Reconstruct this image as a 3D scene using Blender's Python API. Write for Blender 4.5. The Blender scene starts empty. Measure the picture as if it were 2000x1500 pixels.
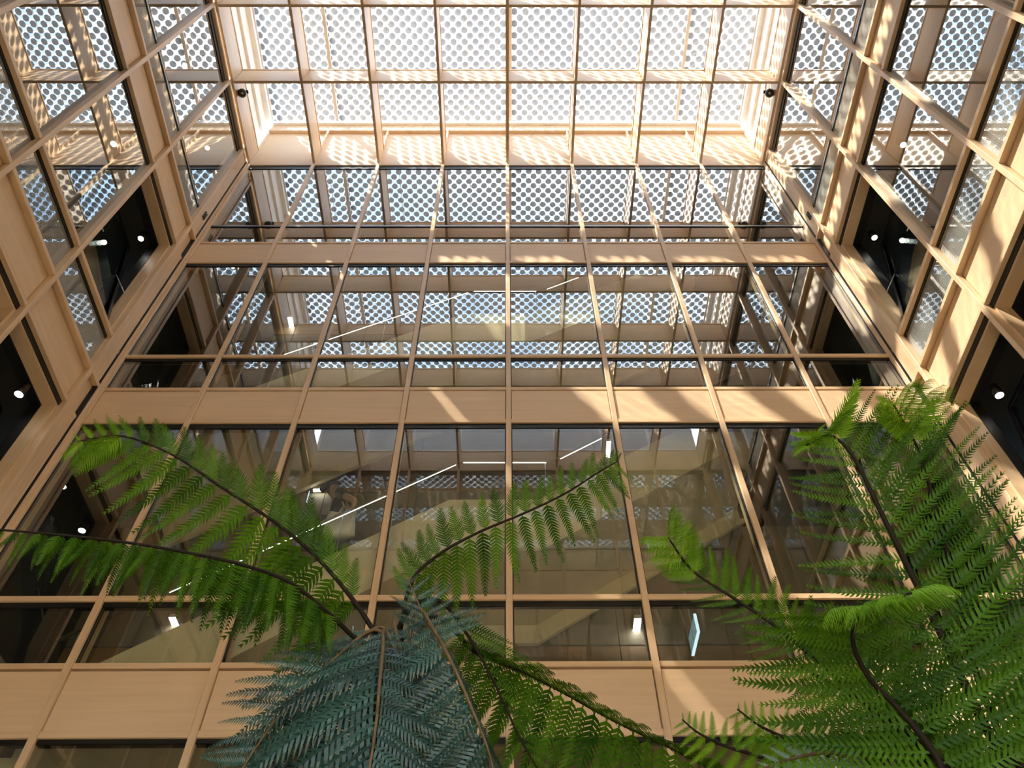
import bpy, math, random
from mathutils import Vector, Matrix, noise
random.seed(7)
SC = bpy.context.scene
COL = SC.collection
R = math.radians

# ------------------------------------------------------------------ camera
H = 1.6                                     # eye height above the atrium floor
FPX, PITCH, ROLL, YAW = 1563.37, R(52.563), R(0.5835), R(0.6101)
_y = (math.sin(YAW), math.cos(YAW))
RIGHT0 = Vector((math.cos(YAW), -math.sin(YAW), 0))
FWD = Vector((_y[0] * math.cos(PITCH), _y[1] * math.cos(PITCH), math.sin(PITCH)))
UP0 = Vector((-_y[0] * math.sin(PITCH), -_y[1] * math.sin(PITCH), math.cos(PITCH)))
RIGHT = RIGHT0 * math.cos(ROLL) - UP0 * math.sin(ROLL)
UP = RIGHT0 * math.sin(ROLL) + UP0 * math.cos(ROLL)
EYE = Vector((0, 0, H))
cd = bpy.data.cameras.new('camera')
cd.sensor_width = 36.0
cd.lens = FPX / 2000 * 36.0
cd.clip_start, cd.clip_end = 0.05, 500
cam = bpy.data.objects.new('camera', cd)
COL.objects.link(cam)
cam.matrix_world = Matrix(((RIGHT.x, UP.x, -FWD.x, EYE.x), (RIGHT.y, UP.y, -FWD.y, EYE.y),
                           (RIGHT.z, UP.z, -FWD.z, EYE.z), (0, 0, 0, 1)))
SC.camera = cam


def ray(u, v):
    return FWD + RIGHT * ((u - 1000) / FPX) + UP * ((750 - v) / FPX)


def at(u, v, d):                            # point seen at a pixel, d metres away
    return EYE + ray(u, v).normalized() * d


def on_y(u, v, Y):
    r = ray(u, v)
    return EYE + r * (Y / r.y)


def on_z(u, v, Z):                          # Z relative to the eye
    r = ray(u, v)
    return EYE + r * (Z / r.z)


# ------------------------------------------------------------------ light and exposure
SKY_STRENGTH, SUN_STRENGTH = 5.9, 23.0
SUN_DIR = Vector((0.58, 0.42, -1.0)).normalized()
world = bpy.data.worlds.new('sky')
SC.world = world
world.use_nodes = True
nt = world.node_tree
nt.nodes.clear()
o = nt.nodes.new('ShaderNodeOutputWorld')
bg = nt.nodes.new('ShaderNodeBackground')
tc = nt.nodes.new('ShaderNodeTexCoord')
nz = nt.nodes.new('ShaderNodeTexNoise')
nz.inputs['Scale'].default_value = 3.2
nz.inputs['Detail'].default_value = 5
cr = nt.nodes.new('ShaderNodeValToRGB')
cr.color_ramp.elements[0].position = .38
cr.color_ramp.elements[0].color = (0.50, 0.71, 1.0, 1)
cr.color_ramp.elements[1].position = .62
cr.color_ramp.elements[1].color = (0.90, 0.95, 1.0, 1)
nt.links.new(tc.outputs['Generated'], nz.inputs['Vector'])
nt.links.new(nz.outputs['Fac'], cr.inputs['Fac'])
nt.links.new(cr.outputs['Color'], bg.inputs['Color'])
bg.inputs['Strength'].default_value = SKY_STRENGTH
nt.links.new(bg.outputs[0], o.inputs['Surface'])
sd = bpy.data.lights.new('sun', 'SUN')
sd.energy = SUN_STRENGTH
sd.angle = R(0.9)
sd.color = (1.0, 0.86, 0.68)
sun = bpy.data.objects.new('sun', sd)
COL.objects.link(sun)
sun.rotation_euler = SUN_DIR.to_track_quat('-Z', 'Y').to_euler()
vs = SC.view_settings
vs.view_transform, vs.look, vs.gamma, vs.exposure = 'Standard', 'None', 1.0, 0.56
vs.use_curve_mapping = False
cy = SC.cycles
cy.max_bounces, cy.diffuse_bounces, cy.glossy_bounces = 14, 9, 6
cy.transmission_bounces, cy.transparent_max_bounces = 8, 40
cy.caustics_reflective, cy.caustics_refractive, cy.blur_glossy = True, False, .6
cy.sample_clamp_indirect = 6.0
cy.use_denoising = True


# ------------------------------------------------------------------ materials
class NT:
    def __init__(s, name):
        s.m = bpy.data.materials.new(name)
        s.m.use_nodes = True
        s.t = s.m.node_tree
        s.t.nodes.clear()
        s.out = s.n('ShaderNodeOutputMaterial')

    def n(s, k, **kw):
        x = s.t.nodes.new(k)
        for a, b in kw.items():
            setattr(x, a, b)
        return x

    def l(s, a, b):
        s.t.links.new(a, b)

    def val(s, sock, v):
        if isinstance(v, bpy.types.NodeSocket):
            s.l(v, sock)
        else:
            sock.default_value = v

    def math(s, op, a, b=None, c=None):
        x = s.n('ShaderNodeMath', operation=op)
        for i, v in enumerate((a, b, c)):
            if v is not None:
                s.val(x.inputs[i], v)
        return x.outputs[0]

    def pos(s, scale=(1, 1, 1)):
        g = s.n('ShaderNodeNewGeometry')
        m = s.n('ShaderNodeVectorMath', operation='MULTIPLY')
        s.l(g.outputs['Position'], m.inputs[0])
        m.inputs[1].default_value = scale
        return m.outputs[0]

    def noise(s, vec, scale, detail=4, rough=.5):
        x = s.n('ShaderNodeTexNoise')
        s.l(vec, x.inputs['Vector'])
        x.inputs['Scale'].default_value = scale
        x.inputs['Detail'].default_value = detail
        x.inputs['Roughness'].default_value = rough
        return x.outputs['Fac']

    def ramp(s, fac, stops):
        x = s.n('ShaderNodeValToRGB')
        s.l(fac, x.inputs['Fac'])
        e = x.color_ramp.elements
        while len(e) < len(stops):
            e.new(.5)
        for i, (p, c) in enumerate(stops):
            e[i].position = p
            e[i].color = (*c, 1)
        return x.outputs['Color']

    def mix(s, f, a, b):
        x = s.n('ShaderNodeMixShader')
        s.val(x.inputs[0], f)
        s.l(a, x.inputs[1])
        s.l(b, x.inputs[2])
        return x.outputs[0]

    def bump(s, h, strength, dist=.01):
        b = s.n('ShaderNodeBump')
        b.inputs['Strength'].default_value = strength
        b.inputs['Distance'].default_value = dist
        s.l(h, b.inputs['Height'])
        return b.outputs['Normal']

    def pbr(s, col, rough=.5, spec=.4, normal=None, metal=0):
        p = s.n('ShaderNodeBsdfPrincipled')
        s.val(p.inputs['Base Color'], col if isinstance(col, bpy.types.NodeSocket) else (*col, 1))
        s.val(p.inputs['Roughness'], rough)
        p.inputs['Specular IOR Level'].default_value = spec
        p.inputs['Metallic'].default_value = metal
        if normal:
            s.l(normal, p.inputs['Normal'])
        return p.outputs[0]

    def done(s, sh):
        s.l(sh, s.out.inputs['Surface'])
        return s.m


def wood(name, vertical, dark=(.61, .43, .265), light=(.82, .63, .43), rough=.42, knots=True):
    t = NT(name)
    sc = (14, 14, .7) if vertical else (.5, .5, 14)
    g = t.noise(t.pos(sc), 1.6, 5, .6)
    g2 = t.noise(t.pos((.7, .7, .7)), 1.1, 2)
    f = t.math('ADD', t.math('MULTIPLY', g, .62), t.math('MULTIPLY', g2, .42))
    c = t.ramp(f, [(.30, dark), (.52, tuple((a + b) / 2 for a, b in zip(dark, light))), (.72, light)])
    k = t.noise(t.pos((7, 7, 1.6) if vertical else (1.6, 1.6, 7)), 1.0, 1)
    kn = t.ramp(k, [(.72, (1, 1, 1)), (.78, (.62, .5, .42))])
    mx = t.n('ShaderNodeMix', data_type='RGBA', blend_type='MULTIPLY')
    mx.inputs[0].default_value = .35 if knots else 0
    t.l(c, mx.inputs[6])
    t.l(kn, mx.inputs[7])
    return t.done(t.pbr(mx.outputs[2], rough, .35, t.bump(g, .06, .004)))


def plain(name, col, rough=.5, spec=.4, var=.08, scale=3.0, metal=0):
    t = NT(name)
    f = t.noise(t.pos(), scale, 4)
    c = t.ramp(f, [(.3, tuple(x * (1 - var) for x in col)), (.7, tuple(min(1, x * (1 + var)) for x in col))])
    return t.done(t.pbr(c, rough, spec, None, metal))


def emit(name, col, s):
    t = NT(name)
    e = t.n('ShaderNodeEmission')
    e.inputs['Color'].default_value = (*col, 1)
    e.inputs['Strength'].default_value = s
    return t.done(e.outputs[0])


def glass_nodes(t, tint=(.90, .94, .91), wav=.016):
    """a double-glazed unit: its four air-glass surfaces reflect as one at the face the light enters"""
    g = t.n('ShaderNodeNewGeometry')
    h = t.noise(t.pos((1, 1, .8)), .9, 1.5)
    nrm = t.bump(h, wav, .05)
    fr = t.n('ShaderNodeFresnel')
    ior = t.n('ShaderNodeMix', data_type='FLOAT')
    t.l(g.outputs['Backfacing'], ior.inputs[0])
    ior.inputs[2].default_value = 1.52
    ior.inputs[3].default_value = 1 / 1.52
    t.l(ior.outputs[0], fr.inputs['IOR'])
    F = fr.outputs[0]
    Rr = t.math('DIVIDE', t.math('MULTIPLY', F, 4.0), t.math('ADD', t.math('MULTIPLY', F, 3.0), 1.0))
    Rr = t.math('MULTIPLY', Rr, t.math('SUBTRACT', 1.0, g.outputs['Backfacing']))
    tr = t.n('ShaderNodeBsdfTransparent')
    tr.inputs['Color'].default_value = (*tint, 1)
    gl = t.n('ShaderNodeBsdfGlossy')
    gl.inputs['Roughness'].default_value = 0.0
    gl.inputs['Color'].default_value = (.97, .99, 1, 1)
    t.l(nrm, gl.inputs['Normal'])
    return t.mix(Rr, tr.outputs[0], gl.outputs[0])


def glass(name, **kw):
    t = NT(name)
    return t.done(glass_nodes(t, **kw))


def fritted(name):
    """clear glass printed with fine horizontal pale lines"""
    t = NT(name)
    base = glass_nodes(t)
    p = t.n('ShaderNodeSeparateXYZ')
    t.l(t.pos(), p.inputs[0])
    s = t.math('SINE', t.math('MULTIPLY', p.outputs['Z'], 2 * math.pi / .022))
    m = t.math('MULTIPLY', t.math('GREATER_THAN', s, -.1), .55)
    d = t.n('ShaderNodeBsdfDiffuse')
    d.inputs['Color'].default_value = (.72, .76, .76, 1)
    tl = t.n('ShaderNodeBsdfTranslucent')
    tl.inputs['Color'].default_value = (.7, .75, .75, 1)
    return t.done(t.mix(m, base, t.mix(.4, d.outputs[0], tl.outputs[0])))


def foil(name, dot_t=.062, dot_k=.12, w=.45):
    """clear foil with a printed lattice of silver-grey dots"""
    t = NT(name)
    a = .1185
    p = t.n('ShaderNodeSeparateXYZ')
    t.l(t.pos(), p.inputs[0])
    x, y = p.outputs['X'], p.outputs['Y']

    def cell(v):
        return t.math('SUBTRACT', t.math('FRACT', t.math('DIVIDE', v, 2 * a)), .5)
    u, v = cell(t.math('ADD', t.math('ADD', x, y), 40.0)), cell(t.math('ADD', t.math('SUBTRACT', x, y), 40.0))
    r = t.math('SQRT', t.math('ADD', t.math('MULTIPLY', u, u), t.math('MULTIPLY', v, v)))
    m = t.math('LESS_THAN', r, .425)
    clear = t.n('ShaderNodeBsdfTransparent')
    clear.inputs['Color'].default_value = (.95, .97, .98, 1)
    gl = t.n('ShaderNodeBsdfGlossy')
    gl.inputs['Roughness'].default_value = .05
    c2 = t.mix(.06, clear.outputs[0], gl.outputs[0])
    dt = t.n('ShaderNodeBsdfTransparent')
    dt.inputs['Color'].default_value = (dot_t, dot_t, dot_t, 1)
    tl = t.n('ShaderNodeBsdfTranslucent')
    tl.inputs['Color'].default_value = (dot_k, dot_k, dot_k, 1)
    df = t.n('ShaderNodeBsdfDiffuse')
    df.inputs['Color'].default_value = (.6, .6, .6, 1)
    dsh = t.mix(w, t.mix(.4, tl.outputs[0], df.outputs[0]), dt.outputs[0])
    return t.done(t.mix(m, c2, dsh))


def leaf(name, a, b, trans=.45, gloss=.25):
    t = NT(name)
    oi = t.n('ShaderNodeObjectInfo')
    f = t.noise(t.pos(), 9.0, 3)
    f2 = t.math('ADD', t.math('MULTIPLY', f, .6), t.math('MULTIPLY', oi.outputs['Random'], .4))
    c = t.ramp(f2, [(.25, a), (.7, b)])
    p = t.pbr(c, .42, gloss)
    tl = t.n('ShaderNodeBsdfTranslucent')
    hs = t.n('ShaderNodeHueSaturation')
    hs.inputs['Hue'].default_value = .485
    hs.inputs['Saturation'].default_value = 1.15
    hs.inputs['Value'].default_value = 1.5
    t.l(c, hs.inputs['Color'])
    t.l(hs.outputs[0], tl.inputs['Color'])
    return t.done(t.mix(trans, p, tl.outputs[0]))


M = {
    'wood_h': wood('oak_horizontal_grain', False),
    'wood_v': wood('oak_vertical_grain', True),
    'panel': wood('oak_panel', False, (.68, .495, .32), (.80, .61, .415), .5, False),
    'black': plain('black_gasket', (.012, .014, .016), .45),
    'black_metal': plain('black_metal', (.02, .022, .026), .25, .6),
    'glass': glass('double_glazing'),
    'frit': fritted('fritted_glazing'),
    'foil': foil('printed_foil_inner'),
    'foil2': foil('printed_foil_outer', .55, .10, .85),
    'white': plain('white_paint', (.80, .79, .76), .4),
    'cream': plain('cream_paint', (.78, .73, .66), .5),
    'grey_panel': plain('pale_grey_panel', (.52, .54, .56), .5),
    'slot': plain('grey_green_louvre', (.30, .33, .30), .5),
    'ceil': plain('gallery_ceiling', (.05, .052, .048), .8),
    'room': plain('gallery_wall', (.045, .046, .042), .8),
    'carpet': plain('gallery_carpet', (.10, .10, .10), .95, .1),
    'stone': plain('floor_stone', (.60, .46, .31), .5),
    'street': plain('added_street_paving', (.46, .30, .15), .8),  # warm tone chosen to tint the daylight bounced in from outside
    'stair': plain('stair_plaster', (.78, .68, .50), .6),
    'screen': plain('perforated_screen', (.20, .17, .13), .7),
    'blind': plain('light_bounce_blind', (.68, .66, .62), .8),
    'brown': wood('brown_board', False, (.23, .14, .075), (.32, .20, .11), .5, False),
    'led': emit('led_strip', (1, .93, .82), 5),
    'lamp': emit('lamp_diffuser', (1, .94, .84), 16),
    'sign': emit('sign_face', (.15, .32, .36), .5),
    'sign_edge': emit('sign_edge', (.7, .88, 1), .9),
    'steel': plain('brushed_steel', (.55, .56, .57), .3, .5, .05, 3, .9),
    'skin': plain('skin', (.52, .32, .23), .55),
    'navy': plain('dark_shirt', (.022, .028, .034), .9, .1),
    'denim': plain('blue_denim', (.05, .07, .11), .9, .1),
    'canvas': plain('white_canvas', (.72, .70, .65), .9, .1),
    'hair': plain('dark_hair', (.02, .015, .012), .6),
    'fern': leaf('fern_green', (.014, .050, .003), (.066, .155, .008), .45, .12),
    'fern_young': leaf('fern_young_green', (.075, .18, .010), (.17, .32, .024), .5, .12),
    'fern_blue': leaf('fern_blue_green', (.004, .019, .014), (.027, .078, .060), .10, .42),
    'fern_pale': leaf('fern_silver', (.12, .22, .21), (.26, .38, .36), .15, .5),
    'bronze': plain('bronze_rail', (.16, .13, .10), .35, .5),
    'stipe': plain('fern_stipe', (.014, .010, .006), .7, .1),
    'stipe_tan': plain('fern_stipe_scaly', (.11, .072, .036), .8, .2, .3, 30),
    'trunk': plain('fern_trunk', (.10, .055, .03), .95, .1, .4, 25),
    'soil': plain('soil', (.05, .035, .025), 1, .1),
}

# ------------------------------------------------------------------ mesh helpers
_boxes = {}


def link(name, me, parent=None, loc=(0, 0, 0)):
    ob = bpy.data.objects.new(name, me)
    COL.objects.link(ob)
    ob.location = loc
    if parent is not None:
        ob.parent = parent
    return ob


def tag(ob, label=None, cat=None, group=None, kind=None):
    for k, v in (('label', label), ('category', cat), ('group', group), ('kind', kind)):
        if v:
            ob[k] = v
    return ob


def empty(name, loc=(0, 0, 0), **kw):
    ob = link(name, None, None, loc)
    ob.empty_display_size = .2
    return tag(ob, **kw)


def origin(p):
    v = Vector((0, 0, 0))
    while p is not None:
        v += p.location
        p = p.parent
    return v


BEV = .004


def box(name, mat, x0, x1, y0, y1, z0, z1, parent=None, bevel=False):
    d = tuple(round(abs(b - a), 4) for a, b in ((x0, x1), (y0, y1), (z0, z1)))
    key = (d, mat, bevel)
    me = _boxes.get(key)
    if me is None:
        hx, hy, hz = (q / 2 for q in d)
        if bevel and min(d) > 3 * BEV:
            b = BEV
            vs_, fs = [], []
            idx = {}
            for sx in (-1, 1):
                for sy in (-1, 1):
                    for sz in (-1, 1):
                        for k in range(3):
                            p = [sx * (hx - b), sy * (hy - b), sz * (hz - b)]
                            p[k] = (sx * hx, sy * hy, sz * hz)[k]
                            idx[(sx, sy, sz, k)] = len(vs_)
                            vs_.append(p)
            for k in range(3):
                i, j = (k + 1) % 3, (k + 2) % 3
                for s in (-1, 1):
                    q = []
                    for a, c in ((-1, -1), (1, -1), (1, 1), (-1, 1)):
                        sg = [0, 0, 0]
                        sg[k], sg[i], sg[j] = s, a, c
                        q.append(idx[(*sg, k)])
                    fs.append(q if s > 0 else q[::-1])
                for a in (-1, 1):
                    for c in (-1, 1):
                        s0, s1 = [0, 0, 0], [0, 0, 0]
                        s0[k], s1[k] = -1, 1
                        s0[i] = s1[i] = a
                        s0[j] = s1[j] = c
                        q = [idx[(*s0, i)], idx[(*s1, i)], idx[(*s1, j)], idx[(*s0, j)]]
                        fs.append(q if a * c < 0 else q[::-1])
            for sx in (-1, 1):
                for sy in (-1, 1):
                    for sz in (-1, 1):
                        q = [idx[(sx, sy, sz, k)] for k in range(3)]
                        fs.append(q if sx * sy * sz > 0 else q[::-1])
        else:
            vs_ = [(-hx, -hy, -hz), (hx, -hy, -hz), (hx, hy, -hz), (-hx, hy, -hz),
                   (-hx, -hy, hz), (hx, -hy, hz), (hx, hy, hz), (-hx, hy, hz)]
            fs = [(3, 2, 1, 0), (4, 5, 6, 7), (0, 1, 5, 4), (1, 2, 6, 5), (2, 3, 7, 6), (3, 0, 4, 7)]
        me = bpy.data.meshes.new(name)
        me.from_pydata(vs_, [], fs)
        me.materials.append(M[mat])
        _boxes[key] = me
    c = Vector(((x0 + x1) / 2, (y0 + y1) / 2, (z0 + z1) / 2)) - (origin(parent) if parent else Vector())
    return link(name, me, parent, c)


def mesh(name, verts, faces, mat, parent=None, smooth=False, loc=None):
    me = bpy.data.meshes.new(name)
    og = origin(parent) if parent else Vector()
    base = Vector(loc) if loc is not None else og
    me.from_pydata([tuple(Vector(v) - base) for v in verts], [], faces)
    me.materials.append(M[mat])
    if smooth:
        me.polygons.foreach_set('use_smooth', [True] * len(me.polygons))
    return link(name, me, parent, base - og)


def tube_geo(pts, radii, n=8, caps=True):
    pts = [Vector(p) for p in pts]
    V, Fc = [], []
    ref = Vector((.3, .2, 1)).normalized()
    for i, p in enumerate(pts):
        tg = (pts[min(i + 1, len(pts) - 1)] - pts[max(i - 1, 0)]).normalized()
        a = tg.cross(ref)
        if a.length < 1e-3:
            a = tg.cross(Vector((1, 0, 0)))
        a.normalize()
        b = tg.cross(a)
        r = radii[i] if isinstance(radii, (list, tuple)) else radii
        for k in range(n):
            w = 2 * math.pi * k / n
            V.append(p + (a * math.cos(w) + b * math.sin(w)) * r)
    for i in range(len(pts) - 1):
        for k in range(n):
            k2 = (k + 1) % n
            Fc.append((i * n + k, i * n + k2, (i + 1) * n + k2, (i + 1) * n + k))
    if caps:
        Fc.append(tuple(range(n))[::-1])
        Fc.append(tuple((len(pts) - 1) * n + k for k in range(n)))
    return V, Fc


def tube(name, pts, radii, mat, parent=None, n=8):
    V, Fc = tube_geo(pts, radii, n)
    return mesh(name, V, Fc, mat, parent, True)


def extrude_xz(name, poly, y0, y1, mat, parent=None):
    """a polygon in the X-Z plane given thickness along Y"""
    n = len(poly)
    V = [(x, y0, z) for x, z in poly] + [(x, y1, z) for x, z in poly]
    Fc = [tuple(range(n))[::-1], tuple(n + i for i in range(n))]
    Fc += [(i, (i + 1) % n, n + (i + 1) % n, n + i) for i in range(n)]
    return mesh(name, V, Fc, mat, parent)


# ------------------------------------------------------------------ atrium dimensions (z relative to the eye, shifted by H)
W = 1.3247
X0 = .0203
XM = [X0 + i * W for i in range(-4, 5)]          # mullion lines of the end walls
YM = [-2.10, -.71, .652, 2.014, 3.376, 4.741, 6.091]   # mullion lines of the side walls
XW = 5.39                                        # glass planes
YB, YF = 6.44, -2.14
BEAM0, BEAM1 = 15.83 + H, 16.52 + H
ROOF = 18.2 + H
# storeys: spandrel below, then panes. head = underside of black strip
SPAN = [  # head_bottom, rail0, rail1, panel0, panel1, top0, top1
    (-.56, -.50, -.45, -.445, .08, .105, .165),
    (3.485, 3.525, 3.588, 3.593, 4.158, 4.185, 4.243),
    (7.51, 7.59, 7.655, 7.66, 8.235, 8.262, 8.322),
    (11.57, 11.65, 11.71, 11.715, 12.32, 12.352, 12.41)]
TRANS = [(.84, .90), (4.916, 4.977), (8.987, 9.048), None]
HEADS = [3.485, 7.51, 11.57, 15.60]
RAILZ = 13.03


def wbox(side, name, mat, s0, s1, n0, n1, z0, z1, parent, bevel=False):
    """box on one of the four glazed walls: s along it, n out of its glass plane into the atrium"""
    if side == 'back':
        a = (s0, s1, YB - n1, YB - n0)
    elif side == 'front':
        a = (s0, s1, YF + n0, YF + n1)
    elif side == 'left':
        a = (-XW + n0, -XW + n1, s0, s1)
    else:
        a = (XW - n1, XW - n0, s0, s1)
    return box(name, mat, *a, z0 + H, z1 + H, parent, bevel)


MH = .033
PROF = {'back': (.036, .022, .045), 'front': (.036, .022, .045), 'left': (.070, .086, .092), 'right': (.070, .086, .092)}


def curtain_wall(side, lines, label, sash_bays=()):
    root = empty('wall_' + side, {'back': (X0, YB, 0), 'front': (X0, YF, 0), 'left': (-XW, 2, 0), 'right': (XW, 2, 0)}[side],
                 label=label, cat='wall', kind='structure')
    zt = 17.55 if side in ('back',) else 16.52
    nr, ntop, nm = PROF[side]
    for i, s in enumerate(lines):
        wbox(side, 'mullion', 'wood_v', s - MH, s + MH, -.15, nm, -1.6, zt, root, True)
    side_wall = side in ('left', 'right')
    for b in range(len(lines) - 1):
        s0, s1 = lines[b] + MH, lines[b + 1] - MH
        for k, (hb, r0, r1, p0, p1, t0, t1) in enumerate(SPAN):
            if side == 'front' and k == 0:          # invented street entrance, glazed to the floor to let fill daylight in
                if b in (2, 3, 4, 5):
                    wbox(side, 'entrance_pane', 'glass', s0, s1, -.03, 0, -1.56, HEADS[0], root)
                else:
                    wbox(side, 'added_entrance_panel', 'panel', s0, s1, -.05, 0, -1.56, HEADS[0], root)
                wbox(side, 'added_threshold', 'black_metal', s0, s1, -.06, .02, -1.6, -1.56, root)
                continue
            wbox(side, 'bottom_rail', 'wood_h', s0, s1, -.10, nr, r0, r1, root, True)
            wbox(side, 'spandrel_panel', 'panel', s0 + .008, s1 - .008, -.02, .018, p0, p1, root)
            wbox(side, 'top_rail', 'wood_h', s0, s1, -.10, ntop, t0, t1, root, True)
            wbox(side, 'shadow_backing', 'black', s0, s1, -.06, -.03, hb, t0, root)
            wbox(side, 'head_gasket', 'black', s0, s1, -.05, .012, hb, r0, root)
            head = HEADS[k]
            low_glass = 'frit' if side_wall else 'glass'
            if TRANS[k]:
                q0, q1 = TRANS[k]
                wbox(side, 'transom', 'wood_h', s0, s1, -.10, nr, q0, q1, root, True)
                wbox(side, 'transom_gasket', 'black', s0, s1, -.05, .010, q0 - .055, q0, root)
                wbox(side, 'lower_pane', low_glass, s0, s1, -.03, 0, t1, q0 - .055, root)
                if side == 'back' and k:
                    for q in (s0, s1 - .013):
                        wbox(side, 'side_gasket', 'black', q, q + .013, -.04, .006, t1, q0 - .055, root)
                        wbox(side, 'side_gasket', 'black', q, q + .013, -.04, .006, q1, head, root)
                if (b, k) in sash_bays:
                    opening(side, root, s0, s1, q1, head)
                else:
                    wbox(side, 'upper_pane', 'glass', s0, s1, -.03, 0, q1, head, root)
            else:
                wbox(side, 'lower_pane', low_glass, s0, s1, -.03, 0, t1, RAILZ - .035, root)
                wbox(side, 'upper_pane', 'glass', s0, s1, -.03, 0, RAILZ + .035, head, root)
                wbox(side, 'rail_bar', 'black_metal', s0, s1, -.04, .015, RAILZ - .035, RAILZ - .005, root)
                wbox(side, 'rail_bar', 'steel', s0, s1, -.035, .012, RAILZ + .003, RAILZ + .022, root)
                wbox(side, 'rail_bar', 'black_metal', s0, s1, -.04, .015, RAILZ + .022, RAILZ + .035, root)
        wbox(side, 'head_gasket', 'black', s0, s1, -.05, .012, 15.60, 15.745, root)
        wbox(side, 'head_rail', 'wood_h', s0, s1, -.10, nr, 15.745, 15.81, root, True)
        if side != 'front':
            wbox(side, 'base_panel', 'panel', s0, s1, -.02, .018, -1.6, -.50, root)
    return root


def opening(side, root, s0, s1, z0, z1):
    """a bottom-hung sash tilted into the gallery inside a deep timber reveal"""
    dp = -.17
    wbox(side, 'reveal_frame', 'black', s0, s1, -.30, dp, z1 - .05, z1, root)
    wbox(side, 'reveal_frame', 'black', s0, s0 + .04, -.30, dp, z0, z1 - .05, root)
    wbox(side, 'reveal_frame', 'black', s1 - .04, s1, -.30, dp, z0, z1 - .05, root)
    wbox(side, 'reveal_head', 'wood_h', s0, s1, dp, 0, z1 - .03, z1, root)
    wbox(side, 'reveal_jamb', 'wood_v', s1 - .03, s1, dp, 0, z0, z1 - .03, root)
    wbox(side, 'reveal_jamb', 'wood_v', s0, s0 + .03, dp, 0, z0, z1 - .03, root)
    sg = 1 if side == 'left' else -1
    xg = -XW if side == 'left' else XW
    an = R(13)
    a, b = s0 + .05, s1 - .05
    L = z1 - z0 - .12
    piv = Vector((xg - sg * .06, 0, z0 + .04 + H))
    ax = Vector((-sg * math.sin(an), 0, math.cos(an)))
    nn = Vector((math.cos(an) * sg, 0, math.sin(an)))

    def slab(nm, mat, y0, y1, l0, l1, th, par=root):
        V = []
        for y in (y0, y1):
            for l in (l0, l1):
                for q in (-th / 2, th / 2):
                    p = piv + ax * l + nn * q
                    V.append((p.x, y, p.z))
        F = [(0, 1, 3, 2), (4, 6, 7, 5), (0, 4, 5, 1), (2, 3, 7, 6), (0, 2, 6, 4), (1, 5, 7, 3)]
        if sg < 0:
            F = [f[::-1] for f in F]
        return mesh(nm, V, [f[::-1] for f in F], mat, par)
    slab('sash_rail', 'black_metal', a, b, 0, .06, .06)
    slab('sash_rail', 'black_metal', a, b, L - .06, L, .06)
    slab('sash_stile', 'black_metal', a, a + .06, .06, L - .06, .06)
    slab('sash_stile', 'black_metal', b - .06, b, .06, L - .06, .06)
    slab('sash_pane', 'glass', a + .06, b - .06, .06, L - .06, .03)
    for yy in (a + .1, b - .1):
        p = piv + ax * (L * .55)
        tube('stay_arm', [(p.x, yy, p.z), (xg - sg * .03, yy, p.z - .55)], .008, 'steel', root, 6)


wall_back = curtain_wall('back', XM, 'tall gridded timber and glass wall facing the viewer behind the ferns')
wall_left = curtain_wall('left', YM + [6.40], 'timber and glass side wall with mullions fanning out on the left', {(5, 2), (5, 1), (4, 1)})
wall_right = curtain_wall('right', YM + [6.40], 'sun dappled timber and glass side wall on the right', {(5, 2), (5, 1), (4, 1)})
wall_front = curtain_wall('front', XM, 'timber and glass wall opposite, seen mirrored in the glazing')
# narrow end bays of the side walls are closed by timber panels
for side, root in (('left', wall_left), ('right', wall_right)):
    for k in range(4):
        z0, z1 = SPAN[k][6], HEADS[k]
        wbox(side, 'corner_panel', 'wood_v', 6.091 + MH, 6.33, -.10, .075, z0 - .03, z1 + .1, root)
    wbox(side, 'corner_shadow_gap', 'black', 6.345, 6.372, -.10, .08, -1.6, 15.8, root)
# blinds behind the opposite wall, made pale to bounce light into the atrium
for b in range(8):
    for k in range(1, 4):
        wbox('front', 'blind', 'blind', XM[b] + MH, XM[b + 1] - MH, -.24, -.22, SPAN[k][6], HEADS[k], wall_front)

# upper fascia of the back wall
for b in range(8):
    s0, s1 = XM[b] + MH, XM[b + 1] - MH
    wbox('back', 'fascia_panel', 'panel', s0, s1, -.02, .030, 15.815, 16.538, wall_back)
    wbox('back', 'fascia_panel', 'panel', s0, s1, -.02, .025, 16.55, 17.545, wall_back)
    wbox('back', 'fascia_ledge', 'wood_h', s0 - MH, s1 + MH, -.02, .10, 17.55, 17.65, wall_back)
    wbox('back', 'fascia_strip', 'panel', s0 - MH, s1 + MH, -.02, .06, 17.65, 17.97, wall_back)
    wbox('back', 'fascia_trim', 'white', s0 - MH, s1 + MH, -.02, .12, 17.97, 18.12, wall_back)
    wbox('back', 'shadow_backing', 'black', s0, s1, -.06, -.02, 15.8, 17.6, wall_back)
    # opposite wall: timber band and pale grey panels above it
    wbox('front', 'fascia_panel', 'panel', s0, s1, -.02, .030, 15.815, 16.50, wall_front)
    wbox('front', 'upstand_panel', 'grey_panel', s0, s1, -.02, .02, 16.56, 18.12, wall_front)
    wbox('front', 'upstand_frame', 'white', s0 - 2 * MH - .004, s0, -.02, .03, 16.52, 18.12, wall_front)
    wbox('front', 'upstand_frame', 'white', s0, s1, -.02, .05, 16.50, 16.56, wall_front)
# bright uprights that carry the skylight edge above the fascia
for s in XM[1:-1]:
    wbox('back', 'upright_fin', 'wood_v', s - .02, s + .02, .03, .10, 16.55, 17.55, wall_back)

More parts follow.
